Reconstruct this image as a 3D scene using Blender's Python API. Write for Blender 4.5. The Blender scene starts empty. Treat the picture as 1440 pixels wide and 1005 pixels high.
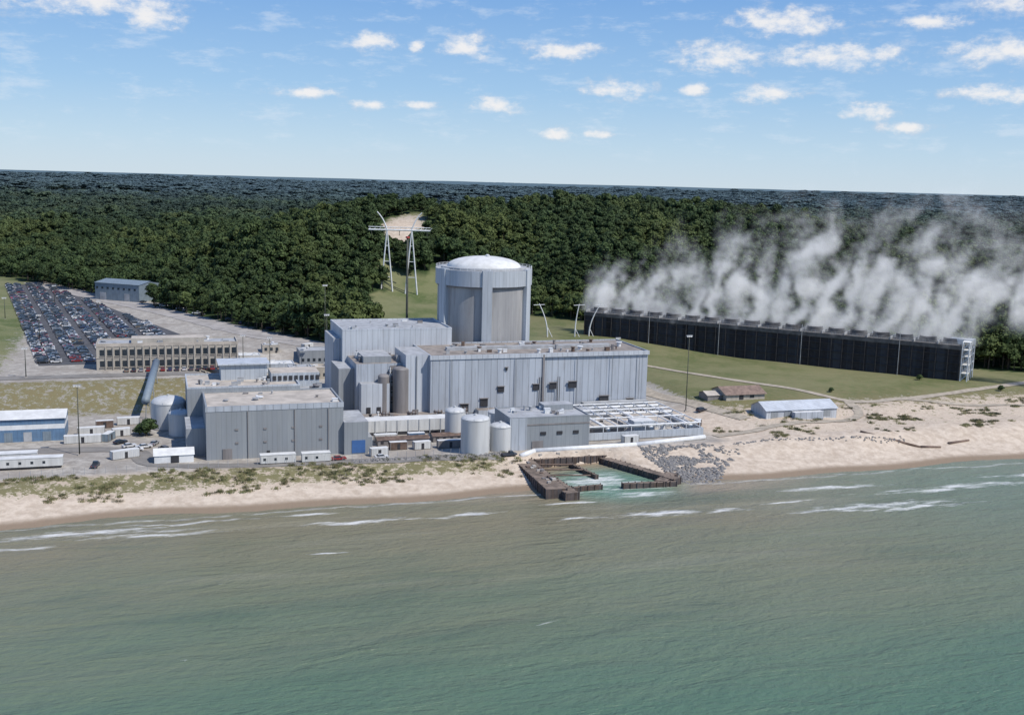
import bpy,math,random,bmesh
import numpy as np
from mathutils import Vector,Matrix,noise as mn
random.seed(7);rng=np.random.default_rng(7)
scene=bpy.context.scene
TH=math.radians(18);CT,ST=math.cos(TH),math.sin(TH)
def W(s,t): return -31+s*CT-t*ST, 414+s*ST+t*CT
def Sxy(X,Y):
    a=X+31;b=Y-414
    return a*CT+b*ST,-a*ST+b*CT
def sm(a,b,x):
    x=np.clip((x-a)/(b-a),0,1);return x*x*(3-2*x)
# ---------------------------------------------------------------- terrain
def fb(X,Y,L):
    r=0
    for i,(a,b,c) in enumerate([(1,.3,0),(-.5,1,1.7),(.8,-.9,4.1),(.2,1.3,2.2),(1.4,.6,5.0)]):
        r=r+np.sin((a*X+b*Y)/L*(1+.35*i)+c+1.3*np.sin((b*X-a*Y)/L*.7+c))/(1+.4*i)
    return r/2.6
def Dline(X,Y):
    d1=(X+98)*.707+(Y-552)*.707
    d2=np.where(X<41,(Y-605)*.866,(X-41)*.5+(Y-605)*.866)
    return d1,d2
def height(X,Y):
    X=np.asarray(X,float);Y=np.asarray(Y,float)
    s,t=Sxy(X,Y)
    sh=-92+1.5*np.sin(s/23.)+1.2*np.sin(s/9.+1)+7*sm(150,300,s)-4*sm(-90,-170,s)
    z=np.clip((t-sh)*.06,-4,0)
    z=z+2.2*sm(0,20,t-sh)+2.3*sm(16,30,t-sh)
    z=z-.5*sm(34,40,t-sh)
    dn=sm(100,125,s)*sm(12,26,t-sh)*(1-sm(-30,10,t))
    z=z+dn*(.9*fb(X,Y,9)+.8)
    dl=(1-sm(0,20,s))*sm(10,20,t-sh)*(1-sm(30,36,t-sh));z=z+dl*.5*fb(X,Y,6)
    left=1-sm(-85,-66,s)
    z=z+left*8*sm(28,62,t)
    se=-148-56*(t-99)/365
    z=z+9*sm(5,45,se-s)*sm(85,125,t)*(1-sm(400,460,t))
    right=sm(100,125,s)
    mid=(1-left)*(1-right)
    z=z+mid*8*sm(96,130,t)+right*(4*sm(-40,10,t)+4*sm(90,150,t))
    z=z+right*sm(0,30,t)*(.35*fb(X,Y,14))
    d1,d2=Dline(X,Y)
    D=np.minimum(np.minimum(d1,Y-565),d2-18)
    m=sm(0,120,D)
    g=lambda cx,cy,a,sx,sy:a*np.exp(-.5*((X-cx)/sx)**2-.5*((Y-cy)/sy)**2)
    hl=g(-145,715,31,66,80)+g(-80,885,45,75,70)+g(170,1070,54,150,120)+g(-330,1150,18,180,150)+g(60,780,18,50,80)+g(420,900,8,150,150)+g(-230,930,12,80,90)+g(20,960,22,60,70)
    z=z+m*(hl*(1+.18*fb(X,Y,45))+5*fb(X,Y,32)*sm(0,60,D))
    far=sm(900,2200,Y)
    z=z+far*(8+13*fb(X*.35,Y,420)+8*fb(X*.5,Y,170))+sm(3500,14000,Y)*(32+9*fb(X*.3,Y,1500))
    e=sm(17,20,s)*(1-sm(46+(-62-t)*.3,50+(-62-t)*.3,s))*(1-sm(-65,-62,t))
    z=z*(1-e)+np.minimum(z,-2.)*e
    return z
def axis(segs):
    o=[segs[0][0]]
    for a,b,st in segs:
        n=max(1,int(round((b-a)/st)))
        o+=list(a+(b-a)*(np.arange(1,n+1)/n))
    return np.array(o)
gx=np.array([-26000,-17000,-11000,-7500,-5200,-3800,-2800,-2100,-1600,-1250,-1000]+list(axis([(-850,-400,30),(-400,-240,12),(-240,300,3),(300,500,12)]))+[560,640,750,900,1100,1350,1700,2200,2900,3900,5200,7500,11000,17000,26000],float)
gy=list(axis([(-600,0,100),(0,260,20),(260,300,6),(300,560,3),(560,1300,9)]));yy=1300;st=14.
while yy<32000: yy+=st;st*=1.05;gy.append(yy)
gy=np.array(gy)
GX,GY=np.meshgrid(gx,gy);GZ=height(GX,GY)
nx,ny=len(gx),len(gy)
me=bpy.data.meshes.new("ground")
co=np.stack([GX.ravel(),GY.ravel(),GZ.ravel()],1)
idx=(np.arange(ny-1)[:,None]*nx+np.arange(nx-1)[None,:]).ravel()
fc=np.stack([idx,idx+1,idx+nx+1,idx+nx],1)
me.from_pydata(co.tolist(),[],fc.tolist())
me.polygons.foreach_set("use_smooth",[True]*len(fc))
ground=bpy.data.objects.new("ground",me);scene.collection.objects.link(ground)
s,t=Sxy(GX,GY);s=s.ravel();t=t.ravel();X=GX.ravel();Y=GY.ravel()
d1,d2=Dline(X,Y)
def field(X,Y):
    f=((X+640)/120)**2+((Y-1420)/70)**2<1
    f|=((X+200)/200)**2+((Y-2500)/110)**2<1
    f|=((X-500)/260)**2+((Y-2900)/120)**2<1
    f|=((X+1400)/400)**2+((Y-3300)/180)**2<1
    return f
def clr(X,Y): return ((X+82+4*np.sin(Y/9.))/(24+6*np.sin(Y/6.)))**2+((Y-834)/44)**2
def forest_mask(X,Y):
    d1,d2=Dline(X,Y);r=X/np.maximum(Y,1)
    e=.008*np.sin(Y/17.)+.004*np.sin(Y/5.)
    L=(r+e<-.128)&(d1>0)
    C=(r+e>=-.128)&(Y>752+10*np.sin(X/9.))&(X<-25)
    C2=(X>=-25)&(Y>668+6*np.sin(X/7.))&(X<41)
    R=(X>=41)&(d2>48+4*np.sin(X/8.))
    wh=((X+255)/30)**2+((Y-700)/24)**2<1
    return (L|C|C2|R)&(clr(X,Y)>1)&(~field(X,Y))&(~wh)
fm=forest_mask(X,Y)
A={}
A["sand"]=np.clip(1-sm(-64,-57,t)+sm(92,100,s)*(1-sm(-25,12,t)),0,1)
cl=np.exp(-clr(X,Y)**2);A["sand"]=np.clip(A["sand"]+cl,0,1)
veg=(sm(-80,-70,t)*(1-sm(-62,-58,t))*(1-sm(0,20,s))*.60)
veg=np.maximum(veg,sm(104,122,s)*(sm(-66,-52,t)*.30+sm(-30,5,t)*.60))
veg=np.maximum(veg,(1-sm(-85,-70,s))*sm(25,32,t)*(1-sm(60,64,t))*.62)
veg=np.maximum(veg,(1-sm(-175,-150,s))*sm(74,80,t)*.9)
veg=np.maximum(veg,sm(0,30,np.minimum(d1,Y-550))*.95)
veg=np.where((s>115)&(t>10),np.maximum(veg,.85),veg)
veg=veg*(1-cl)
A["veg"]=veg
A["dry"]=np.clip((1-sm(-30,20,t))*.7+(1-sm(-85,-70,s))*sm(25,32,t)*(1-sm(60,64,t))*1.0+.35*(s>100),0,1)
A["woods"]=fm.astype(float)
for k,v in A.items():
    a=me.attributes.new(k,'FLOAT','POINT');a.data.foreach_set("value",np.asarray(v,np.float32))
# ---------------------------------------------------------------- node helpers
class N:
    def __init__(s,nt): s.nt=nt;s.n=nt.nodes;s.l=nt.links
    def new(s,t,**k):
        x=s.n.new(t)
        for a,b in k.items(): setattr(x,a,b)
        return x
    def put(s,sock,v):
        if isinstance(v,bpy.types.NodeSocket): s.l.new(v,sock)
        elif v is not None:
            try: sock.default_value=v
            except Exception:
                sock.default_value=(*v,1.0)
    def m(s,op,a,b=None,c=None,clamp=False):
        x=s.new('ShaderNodeMath',operation=op);x.use_clamp=clamp
        s.put(x.inputs[0],a);s.put(x.inputs[1],b)
        if c is not None:s.put(x.inputs[2],c)
        return x.outputs[0]
    def vm(s,op,a,b=None,out=0):
        x=s.new('ShaderNodeVectorMath',operation=op);s.put(x.inputs[0],a)
        if b is not None:s.put(x.inputs[1],b)
        return x.outputs[out]
    def mix(s,f,a,b,mode='MIX'):
        x=s.new('ShaderNodeMix',data_type='RGBA',blend_type=mode)
        s.put(x.inputs[0],f);s.put(x.inputs[6],a);s.put(x.inputs[7],b);return x.outputs[2]
    def noise(s,vec,scale,detail=4,rough=.55,dist=0):
        x=s.new('ShaderNodeTexNoise');s.put(x.inputs['Vector'],vec);s.put(x.inputs['Scale'],scale)
        x.inputs['Detail'].default_value=detail;x.inputs['Roughness'].default_value=rough;x.inputs['Distortion'].default_value=dist
        return x.outputs[0]
    def ss(s,v,a,b):
        x=s.new('ShaderNodeMapRange',interpolation_type='SMOOTHSTEP');s.put(x.inputs[0],v);s.put(x.inputs[1],a);s.put(x.inputs[2],b);return x.outputs[0]
    def attr(s,n): return s.new('ShaderNodeAttribute',attribute_name=n).outputs['Fac']
    def sep(s,v):
        x=s.new('ShaderNodeSeparateXYZ');s.put(x.inputs[0],v);return x.outputs
    def comb(s,a,b,c):
        x=s.new('ShaderNodeCombineXYZ');s.put(x.inputs[0],a);s.put(x.inputs[1],b);s.put(x.inputs[2],c);return x.outputs[0]
def newmat(name):
    m=bpy.data.materials.new(name);m.use_nodes=True;nt=m.node_tree
    n=N(nt);b=nt.nodes['Principled BSDF'];return m,n,b
def bump(n,b,h,strength=.5,dist=.1):
    x=n.new('ShaderNodeBump');x.inputs['Strength'].default_value=strength;x.inputs['Distance'].default_value=dist
    n.put(x.inputs['Height'],h);n.l.new(x.outputs[0],b.inputs['Normal'])
def mat(name,col,rough=.7,var=.25,scale=.4,metal=0,streak=False,ribs=0,ribdepth=.25,stain=(.35,.28,.2),stainamt=0.):
    m,n,b=newmat(name);tc=n.new('ShaderNodeTexCoord').outputs['Object']
    vec=tc
    if streak: vec=n.vm('MULTIPLY',tc,(1,1,.12))
    f=n.noise(vec,scale,4,.6)
    d=tuple(c*(1-var) for c in col);u=tuple(min(1,c*(1+var*.5)) for c in col)
    c=n.mix(n.ss(f,.3,.7),d,u)
    if stainamt>0:
        f2=n.noise(n.vm('MULTIPLY',tc,(1,1,.08)),.9,4,.7)
        c=n.mix(n.m('MULTIPLY',n.ss(f2,.50,.75),stainamt),c,stain)
    if ribs>0:
        x=n.sep(tc);q=n.m('FRACT',n.m('DIVIDE',n.m('ADD',x[0],x[1]),ribs))
        l=n.m('LESS_THAN',q,.14);
        c=n.mix(n.m('MULTIPLY',l,ribdepth),c,(.03,.035,.04))
        pn=n.new('ShaderNodeTexWhiteNoise',noise_dimensions='1D');n.put(pn.inputs['W'],n.m('FLOOR',n.m('DIVIDE',n.m('ADD',x[0],x[1]),ribs)))
        c=n.mix(n.m('MULTIPLY',pn.outputs[0],.16),c,(.2,.23,.28))
    n.put(b.inputs['Base Color'],c);b.inputs['Roughness'].default_value=rough;b.inputs['Metallic'].default_value=metal
    return m
# ground material
m,n,b=newmat("ground_mat")
geo=n.new('ShaderNodeNewGeometry').outputs['Position'];P=n.sep(geo)
n1=n.noise(geo,.35,5,.65);n2=n.noise(geo,.06,4,.6);n3=n.noise(geo,1.6,3,.6);n0=n.noise(geo,.018,4,.6)
sand=n.mix(n.ss(n1,.3,.7),(.46,.375,.29),(.63,.535,.43))
pad=n.mix(n.ss(n1,.3,.7),(.28,.255,.225),(.46,.43,.38))
pad=n.mix(n.ss(n2,.45,.65),pad,(.30,.27,.235))
base=n.mix(n.attr("sand"),pad,sand)
wet=n.ss(P[2],.75,.2);base=n.mix(wet,base,(.27,.205,.145))
gr=n.mix(n.ss(n2,.35,.65),(.095,.125,.045),(.17,.18,.085))
gr=n.mix(n.m('MULTIPLY',n.ss(n0,.42,.62),.5),gr,(.215,.205,.115))
gr=n.mix(n.m('MULTIPLY',n.ss(n1,.5,.75),.5),gr,(.23,.21,.12))
gr=n.mix(n.m('MULTIPLY',n.attr("dry"),n.ss(n1,.25,.6)),gr,(.20,.17,.09))
vm_=n.ss(n.m('ADD',n.attr("veg"),n.m('ADD',n.m('MULTIPLY',n.m('SUBTRACT',n1,.5),1.6),n.m('MULTIPLY',n.m('SUBTRACT',n3,.5),.7))),.38,.62)
c=n.mix(vm_,base,gr)
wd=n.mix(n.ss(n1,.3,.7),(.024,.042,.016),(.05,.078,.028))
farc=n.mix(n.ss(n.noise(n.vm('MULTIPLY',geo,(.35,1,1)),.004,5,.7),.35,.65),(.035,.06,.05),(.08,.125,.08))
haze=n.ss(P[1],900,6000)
wd=n.mix(haze,wd,farc);wd=n.mix(n.m('MULTIPLY',n.ss(P[1],900,9000),.9),wd,(.095,.145,.175))  # aerial haze painted into the woods colour, bluer with distance
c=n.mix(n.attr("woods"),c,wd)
n.put(b.inputs['Base Color'],c);b.inputs['Roughness'].default_value=.95;b.inputs['Specular IOR Level'].default_value=.15
bump(n,b,n.m('ADD',n1,n.m('MULTIPLY',n3,.3)),.6,.5)
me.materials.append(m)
# ---------------------------------------------------------------- water
wm=bpy.data.meshes.new("lake_water")
pts=[W(-9000,-60),W(9000,-60),W(9000,-9000),W(-9000,-9000)]
wm.from_pydata([(p[0],p[1],0) for p in pts],[],[(3,2,1,0)])
lake=bpy.data.objects.new("lake_water",wm);scene.collection.objects.link(lake)
m,n,b=newmat("lake_water_mat")
geo=n.new('ShaderNodeNewGeometry').outputs['Position']
vr=n.new('ShaderNodeVectorRotate',rotation_type='Z_AXIS');n.put(vr.inputs['Vector'],n.vm('SUBTRACT',geo,(-31,414,0)));vr.inputs['Angle'].default_value=-TH
st_=vr.outputs[0];Q=n.sep(st_);S_,T_=Q[0],Q[1]
big=n.noise(n.vm('MULTIPLY',st_,(.25,1,1)),.022,5,.6);big2=n.noise(n.vm('MULTIPLY',st_,(.35,1,1)),.009,3,.5)
Tn=n.m('ADD',T_,n.m('MULTIPLY',n.m('SUBTRACT',big,.5),100))
Tn=n.m('ADD',Tn,n.m('MULTIPLY',n.m('SUBTRACT',big2,.5),110))
cr=n.new('ShaderNodeValToRGB')
n.put(cr.inputs[0],n.m('DIVIDE',n.m('ADD',Tn,310),222,clamp=True))
e=cr.color_ramp.elements;e[0].position=0;e[0].color=(.066,.150,.108,1);e[1].position=1;e[1].color=(.29,.235,.165,1)
for p_,c_ in [(.35,(.095,.165,.112)),(.62,(.165,.183,.118)),(.82,(.205,.187,.120)),(.92,(.195,.185,.120))]:
    q=e.new(p_);q.color=(*c_,1)
col=cr.outputs[0]
teal=n.m('MULTIPLY',n.ss(S_,50,160),n.ss(T_,-190,-120));col=n.mix(n.m('MULTIPLY',teal,.6),col,(.115,.20,.155))
dk=n.ss(n.noise(n.vm('MULTIPLY',st_,(.22,1,1)),.035,5,.65),.50,.70);col=n.mix(n.m('MULTIPLY',dk,.45),col,(.065,.112,.08))  # dark streaks and cloud shadows painted into the water colour by noise
lt=n.ss(n.noise(n.vm('MULTIPLY',n.vm('ADD',st_,(300,70,0)),(.14,1,1)),.07,5,.65),.52,.72);col=n.mix(n.m('MULTIPLY',lt,n.m('MULTIPLY',n.ss(T_,-240,-110),.40)),col,(.29,.28,.21))
foams=[(-118,-103,38,3.8),(-100,-108,30,2.4),(-46,-109,26,2.6),(-15,-110,18,2.2),(42,-121,22,4),(60,-122,12,2.4),(108,-129,44,4.4),(120,-133,28,2.8),(150,-117,48,4.2),(108,-108,34,3.2),(190,-108,38,3),(-60,-100,12,1.8),(210,-124,26,2.4),(-60,-133,8,.8),(-90,-99,30,1.4),(20,-106,14,1.6),(-140,-112,22,2),(-20,-190,5,.7),(15,-121,12,1.6),(84,-119,14,1.4),(36,-84,19,15),(44,-101,14,5)]
fn=n.noise(n.vm('MULTIPLY',st_,(.22,1,1)),.45,6,.75);fw=n.noise(n.vm('MULTIPLY',st_,(1,.3,1)),.05,2,.5)
stw=n.vm('ADD',st_,n.comb(0,n.m('MULTIPLY',n.m('SUBTRACT',fw,.5),9),0))
acc=None
for a,b_,c_,d_ in foams:
    v=n.vm('MULTIPLY',n.vm('SUBTRACT',stw,(a,b_,0)),(1/c_,1/d_,0))
    g=n.m('SUBTRACT',1,n.vm('LENGTH',v,out=1))
    acc=g if acc is None else n.m('MAXIMUM',acc,g)
fo=n.ss(n.m('ADD',acc,n.m('MULTIPLY',n.m('SUBTRACT',fn,.5),3.0)),.25,1.1)
fo=n.m('MULTIPLY',fo,n.ss(acc,-.3,.35))
shd=n.m('ABSOLUTE',n.m('ADD',T_,n.m('ADD',95,n.m('MULTIPLY',n.m('SUBTRACT',fw,.5),8))))
fo=n.m('MAXIMUM',fo,n.m('MULTIPLY',n.ss(shd,1.3,.2),n.m('MULTIPLY',n.ss(fn,.42,.6),.55)))
# scattered small whitecaps
wc=n.noise(n.vm('MULTIPLY',st_,(.35,1,1)),.22,5,.7);wcm=n.m('MULTIPLY',n.ss(wc,.70,.76),n.m('MULTIPLY',n.ss(T_,-260,-130),.7));fo=n.m('MAXIMUM',fo,wcm)
ax=n.m('SUBTRACT',1,n.vm('LENGTH',n.vm('MULTIPLY',n.vm('SUBTRACT',stw,(38,-88,0)),(1/32.,1/26.,0)),out=1))
col=n.mix(n.m('MULTIPLY',n.ss(ax,0,.6),.75),col,(.10,.25,.19))
col=n.mix(n.m('MULTIPLY',fo,.8),col,(.76,.76,.74))
n.put(b.inputs['Base Color'],col)
n.put(b.inputs['Roughness'],n.m('ADD',.25,n.m('MULTIPLY',fo,.5)));b.inputs['IOR'].default_value=1.33;b.inputs['Specular IOR Level'].default_value=.30
w1=n.noise(n.vm('MULTIPLY',st_,(.3,1,1)),.14,4,.65,.5);w2=n.noise(n.vm('MULTIPLY',st_,(.55,1,1)),.6,4,.65)
bump(n,b,n.m('ADD',w1,n.m('MULTIPLY',w2,.4)),1.0,1.9)
wm.materials.append(m)
# ---------------------------------------------------------------- mesh builder (site coordinates)
class MB:
    def __init__(s): s.v=[];s.f=[];s.m=[];s.sm=[];s.mats=[]
    def mi(s,mt):
        if mt not in s.mats:s.mats.append(mt)
        return s.mats.index(mt)
    def add(s,vs,fs,mt,smooth=False):
        o=len(s.v);s.v+=[tuple(v) for v in vs];i=s.mi(mt)
        for f in fs: s.f.append([o+k for k in f]);s.m.append(i);s.sm.append(smooth)
    def box(s,x0,x1,y0,y1,z0,z1,mt,top=None,taper=0):
        k=taper
        vs=[(x0,y0,z0),(x1,y0,z0),(x1,y1,z0),(x0,y1,z0),(x0+k,y0+k,z1),(x1-k,y0+k,z1),(x1-k,y1-k,z1),(x0+k,y1-k,z1)]
        s.add(vs,[(0,1,5,4),(1,2,6,5),(2,3,7,6),(3,0,4,7),(0,3,2,1)],mt)
        s.add(vs[4:],[(0,1,2,3)],top or mt)
    def cyl(s,x,y,z0,z1,r,mt,n=28,r1=None,cap=True,top=None):
        r1=r if r1 is None else r1
        a=[2*math.pi*i/n for i in range(n)]
        vs=[(x+r*math.cos(q),y+r*math.sin(q),z0) for q in a]+[(x+r1*math.cos(q),y+r1*math.sin(q),z1) for q in a]
        s.add(vs,[(i,(i+1)%n,n+(i+1)%n,n+i) for i in range(n)],mt,True)
        if cap and r1>0: s.add(vs[n:],[tuple(range(n))],top or mt)
    def dome(s,x,y,z,r,h,mt,n=32,k=6):
        vs=[];fs=[]
        for j in range(k):
            q=j/k*math.pi/2
            for i in range(n):
                a=2*math.pi*i/n;vs.append((x+r*math.cos(q)*math.cos(a),y+r*math.cos(q)*math.sin(a),z+h*math.sin(q)))
        vs.append((x,y,z+h))
        for j in range(k-1):
            for i in range(n): fs.append((j*n+i,j*n+(i+1)%n,(j+1)*n+(i+1)%n,(j+1)*n+i))
        for i in range(n): fs.append(((k-1)*n+i,(k-1)*n+(i+1)%n,len(vs)-1))
        s.add(vs,fs,mt,True)
    def beam(s,p,q,w,mt,n=6,w1=None):
        p=Vector(p);q=Vector(q);d=(q-p).normalized();u=d.cross(Vector((0,0,1)))
        if u.length<.01:u=Vector((1,0,0))
        u.normalize();v=d.cross(u);w1=w1 or w
        vs=[p+(u*math.cos(2*math.pi*i/n)+v*math.sin(2*math.pi*i/n))*w for i in range(n)]+[q+(u*math.cos(2*math.pi*i/n)+v*math.sin(2*math.pi*i/n))*w1 for i in range(n)]
        s.add(vs,[((i+1)%n,i,n+i,n+(i+1)%n) for i in range(n)]+[tuple(range(n)),tuple(range(2*n-1,n-1,-1))],mt,n>6)
    def gable(s,x0,x1,y0,y1,z0,h,wall,roof,rise,ov=.5):
        s.box(x0,x1,y0,y1,z0,z0+h,wall);ym=(y0+y1)/2;z=z0+h
        vs=[(x0-ov,y0-ov,z-.1),(x1+ov,y0-ov,z-.1),(x1+ov,ym,z+rise),(x0-ov,ym,z+rise),(x0-ov,y1+ov,z-.1),(x1+ov,y1+ov,z-.1)]
        s.add(vs,[(0,1,2,3),(3,2,5,4)],roof);s.add([(x0,y0,z),(x0,y1,z),(x0,ym,z+rise)],[(0,1,2)],wall);s.add([(x1,y0,z),(x1,y1,z),(x1,ym,z+rise)],[(0,2,1)],wall)
    def done(s,name,o=None,rot=0,world=False):
        if o is None:
            a=np.array(s.v);o=((a[:,0].min()+a[:,0].max())/2,(a[:,1].min()+a[:,1].max())/2,a[:,2].min())
        me=bpy.data.meshes.new(name);me.from_pydata([(v[0]-o[0],v[1]-o[1],v[2]-o[2]) for v in s.v],[],s.f)
        for mt in s.mats: me.materials.append(mt)
        me.polygons.foreach_set("material_index",s.m);me.polygons.foreach_set("use_smooth",s.sm);me.update()
        ob=bpy.data.objects.new(name,me);scene.collection.objects.link(ob)
        if world: ob.location=o;ob.rotation_euler=(0,0,rot)
        else:
            x,y=W(o[0],o[1]);ob.location=(x,y,o[2]);ob.rotation_euler=(0,0,TH+rot)
        return ob
def gz(s,t):
    X,Y=W(s,t);return float(height(X,Y))
# materials
panel=mat("blue_grey_metal_panel",(.44,.475,.52),.55,.16,.25,streak=True,ribs=2.6,ribdepth=.32,stain=(.25,.25,.26),stainamt=.5)
panelL=mat("light_metal_panel",(.53,.56,.595),.55,.14,.25,streak=True,ribs=2.2,ribdepth=.25,stain=(.32,.31,.31),stainamt=.45)
greyb=mat("grey_panel",(.275,.295,.31),.6,.10,.3,streak=True,ribs=1.6,ribdepth=.16,stain=(.19,.19,.20),stainamt=.35)
conc=mat("containment_concrete",(.36,.355,.35),.85,.2,.25,streak=True,ribs=1.9,ribdepth=.12,stain=(.22,.20,.18),stainamt=.6)
concL=mat("painted_concrete",(.45,.485,.52),.7,.14,.3,streak=True,ribs=1.7,ribdepth=.22,stain=(.27,.27,.27),stainamt=.4)
white=mat("white_painted_steel",(.72,.73,.73),.5,.12,.5,stain=(.4,.36,.3),stainamt=.25)
offw=mat("off_white_siding",(.58,.58,.56),.6,.15,.5,streak=True,stain=(.3,.28,.25),stainamt=.4)
wroof=mat("white_roof",(.66,.66,.64),.7,.15,.3)
roofB=mat("gravel_roof",(.28,.245,.215),.9,.35,.25)
roofT=mat("tan_gravel_roof",(.47,.42,.36),.9,.25,.2)
roofG=mat("grey_roof",(.38,.39,.40),.8,.25,.3)
tank=mat("tank_paint",(.54,.55,.55),.5,.12,.4,streak=True,stain=(.35,.33,.3),stainamt=.3)
brown=mat("rusty_steel",(.16,.11,.085),.85,.4,.5,stain=(.07,.05,.04),stainamt=.6)
taupe=mat("taupe_metal",(.22,.205,.20),.7,.25,.4,streak=True)
dark=mat("dark_louver",(.035,.035,.04),.6,.3,.8)
ctd=mat("cooling_tower_louvers",(.026,.021,.021),.9,.4,.5,ribs=3.2,ribdepth=.6)
ctt=mat("dark_timber",(.062,.054,.052),.9,.3,.5)
ctf=mat("weathered_timber",(.115,.108,.105),.85,.35,.5)
beige=mat("beige_concrete",(.42,.385,.33),.8,.14,.5,streak=True,stain=(.25,.22,.18),stainamt=.3)
glass=mat("window_glass",(.03,.04,.05),.15,.2,1)
bluem=mat("blue_siding",(.11,.20,.32),.5,.15,.5,ribs=1.2,ribdepth=.2)
slate=mat("slate_blue_siding",(.19,.24,.28),.6,.15,.5,ribs=1.5,ribdepth=.2)
blued=mat("blue_door",(.05,.13,.32),.5,.1,1)
asph=mat("asphalt",(.085,.085,.09),.9,.25,.3)
asphL=mat("worn_asphalt",(.22,.205,.185),.9,.2,.2)
dirt=mat("sand_track",(.40,.345,.27),.95,.25,.4)
gravel=mat("gravel_road",(.36,.335,.31),.95,.25,.2)
paint=mat("road_paint",(.75,.75,.72),.7,.1,1)
red=mat("red_paint",(.40,.05,.04),.5,.1,1)
polem=mat("dark_pole",(.07,.075,.06),.7,.2,1)
pavers=mat("concrete_slab",(.42,.39,.35),.9,.2,.25)
shingle=mat("brown_shingle_roof",(.24,.17,.135),.9,.3,.6)
def clutter(b,x0,x1,y0,y1,z,k,mts,hs=(.6,2)):
    for i in range(k):
        x=random.uniform(x0,x1);y=random.uniform(y0,y1);w=random.uniform(.5,2.2);d=random.uniform(.5,1.6);h=random.uniform(*hs);mt=random.choice(mts)
        if random.random()<.4: b.cyl(x,y,z,z+h,w*.4,mt,12);b.cyl(x,y,z+h,z+h+.25,w*.6,mt,12)
        else: b.box(x,x+w,y,y+d,z,z+h,mt);b.box(x-.1,x+w+.1,y-.1,y+d+.1,z+h,z+h+.12,mt)
def parapet(b,x0,x1,y0,y1,z,mt,w=.4,h=.6):
    b.box(x0-.05,x1+.05,y0-.05,y0+w,z,z+h,mt);b.box(x0-.05,x1+.05,y1-w,y1+.05,z,z+h,mt)
    b.box(x0-.05,x0+w,y0+w,y1-w,z,z+h,mt);b.box(x1-w,x1+.05,y0+w,y1-w,z,z+h,mt)
# --- turbine building
b=MB()
b.box(0,46,0,33,4,28,panel,roofB);b.box(46.02,91,.5,33,4,28,panel,roofB)
parapet(b,0,91,0,33,28,panel,.4,.5)
b.box(-.3,91.3,-.35,0,26.9,28.5,panelL);b.box(45.4,46.2,-.4,.1,4,28,taupe)
b.box(-.2,91.2,-.3,-.02,4,6,greyb)
for x,z,w,h in [(27,13.5,2.6,2.2),(41.5,13.8,2.4,2.4),(48.5,14,3,2.6),(56.5,14.2,3.4,2.6),(30,22,.8,1.2),(20,8,3,3.2),(70,6,4,4.5),(82,5.5,3,3.5),(12,5.5,3.2,3.8)]:
    b.box(x,x+w,-.42,-.03,z,z+h,dark);b.box(x-.25,x+w+.25,-.8,-.03,z+h,z+h+.25,taupe)
for x in (44,51.8): b.beam((x,-.6,4),(x,-.6,19),.14,dark);b.beam((x+.8,-.6,4),(x+.8,-.6,19),.14,dark)
for x,z0 in [(8,4),(34,4),(60,8),(75,10),(87,9)]: b.beam((x,-.5,z0),(x,-.5,26.9),.13,greyb,6)
b.box(62,90,-4,-.4,4,8.5,greyb,roofG);b.box(18,40,-5,-.4,4,7.5,concL,roofB)
clutter(b,4,88,3,30,28,44,[roofG,taupe,white,brown],(.5,1.8));b.box(10,80,14,17,28,29.3,roofG)
b.box(-9,-.05,3,24,4,28.5,panelL,roofG);b.box(-5,-4.6,2.6,3,4,28,greyb)
b.done("turbine_building")
# --- containment
b=MB();cx,cy,R=36.6,55,20.6
b.cyl(cx,cy,4,51,R-.9,conc,64);b.cyl(cx,cy,51,57.6,R+.4,concL,64,top=roofG);b.cyl(cx,cy,50.3,51,R-.2,taupe,64)
b.cyl(cx,cy,57.6,58.4,R-2.2,roofG,64);b.dome(cx,cy,58.4,R-4.6,4.4,wroof,48,8)
for k in range(6):
    a=math.radians(-90-12+60*k)
    c_,s_=math.cos(a),math.sin(a)
    vs=[];w=2.1
    for z in (4,57.9):
        for rr,ww in ((R-1.5,-w),(R+.9,-w),(R+.9,w),(R-1.5,w)): vs.append((cx+rr*c_-ww*s_,cy+rr*s_+ww*c_,z))
    b.add(vs,[(0,1,5,4),(1,2,6,5),(2,3,7,6),(3,0,4,7),(4,5,6,7)],concL)
for zz in (58.3,58.9):
    for k in range(40):
        a=2*math.pi*k/40;a1=2*math.pi*(k+1)/40;b.beam((cx+(R+.2)*math.cos(a),cy+(R+.2)*math.sin(a),zz),(cx+(R+.2)*math.cos(a1),cy+(R+.2)*math.sin(a1),zz),.06,white,4)
        if zz>58.5: b.beam((cx+(R+.2)*math.cos(a),cy+(R+.2)*math.sin(a),57.6),(cx+(R+.2)*math.cos(a),cy+(R+.2)*math.sin(a),58.9),.08,white)
clutter(b,cx-3,cx+3,cy-3,cy+3,62.5,2,[white],(.4,.7))
b.done("containment_building")
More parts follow.
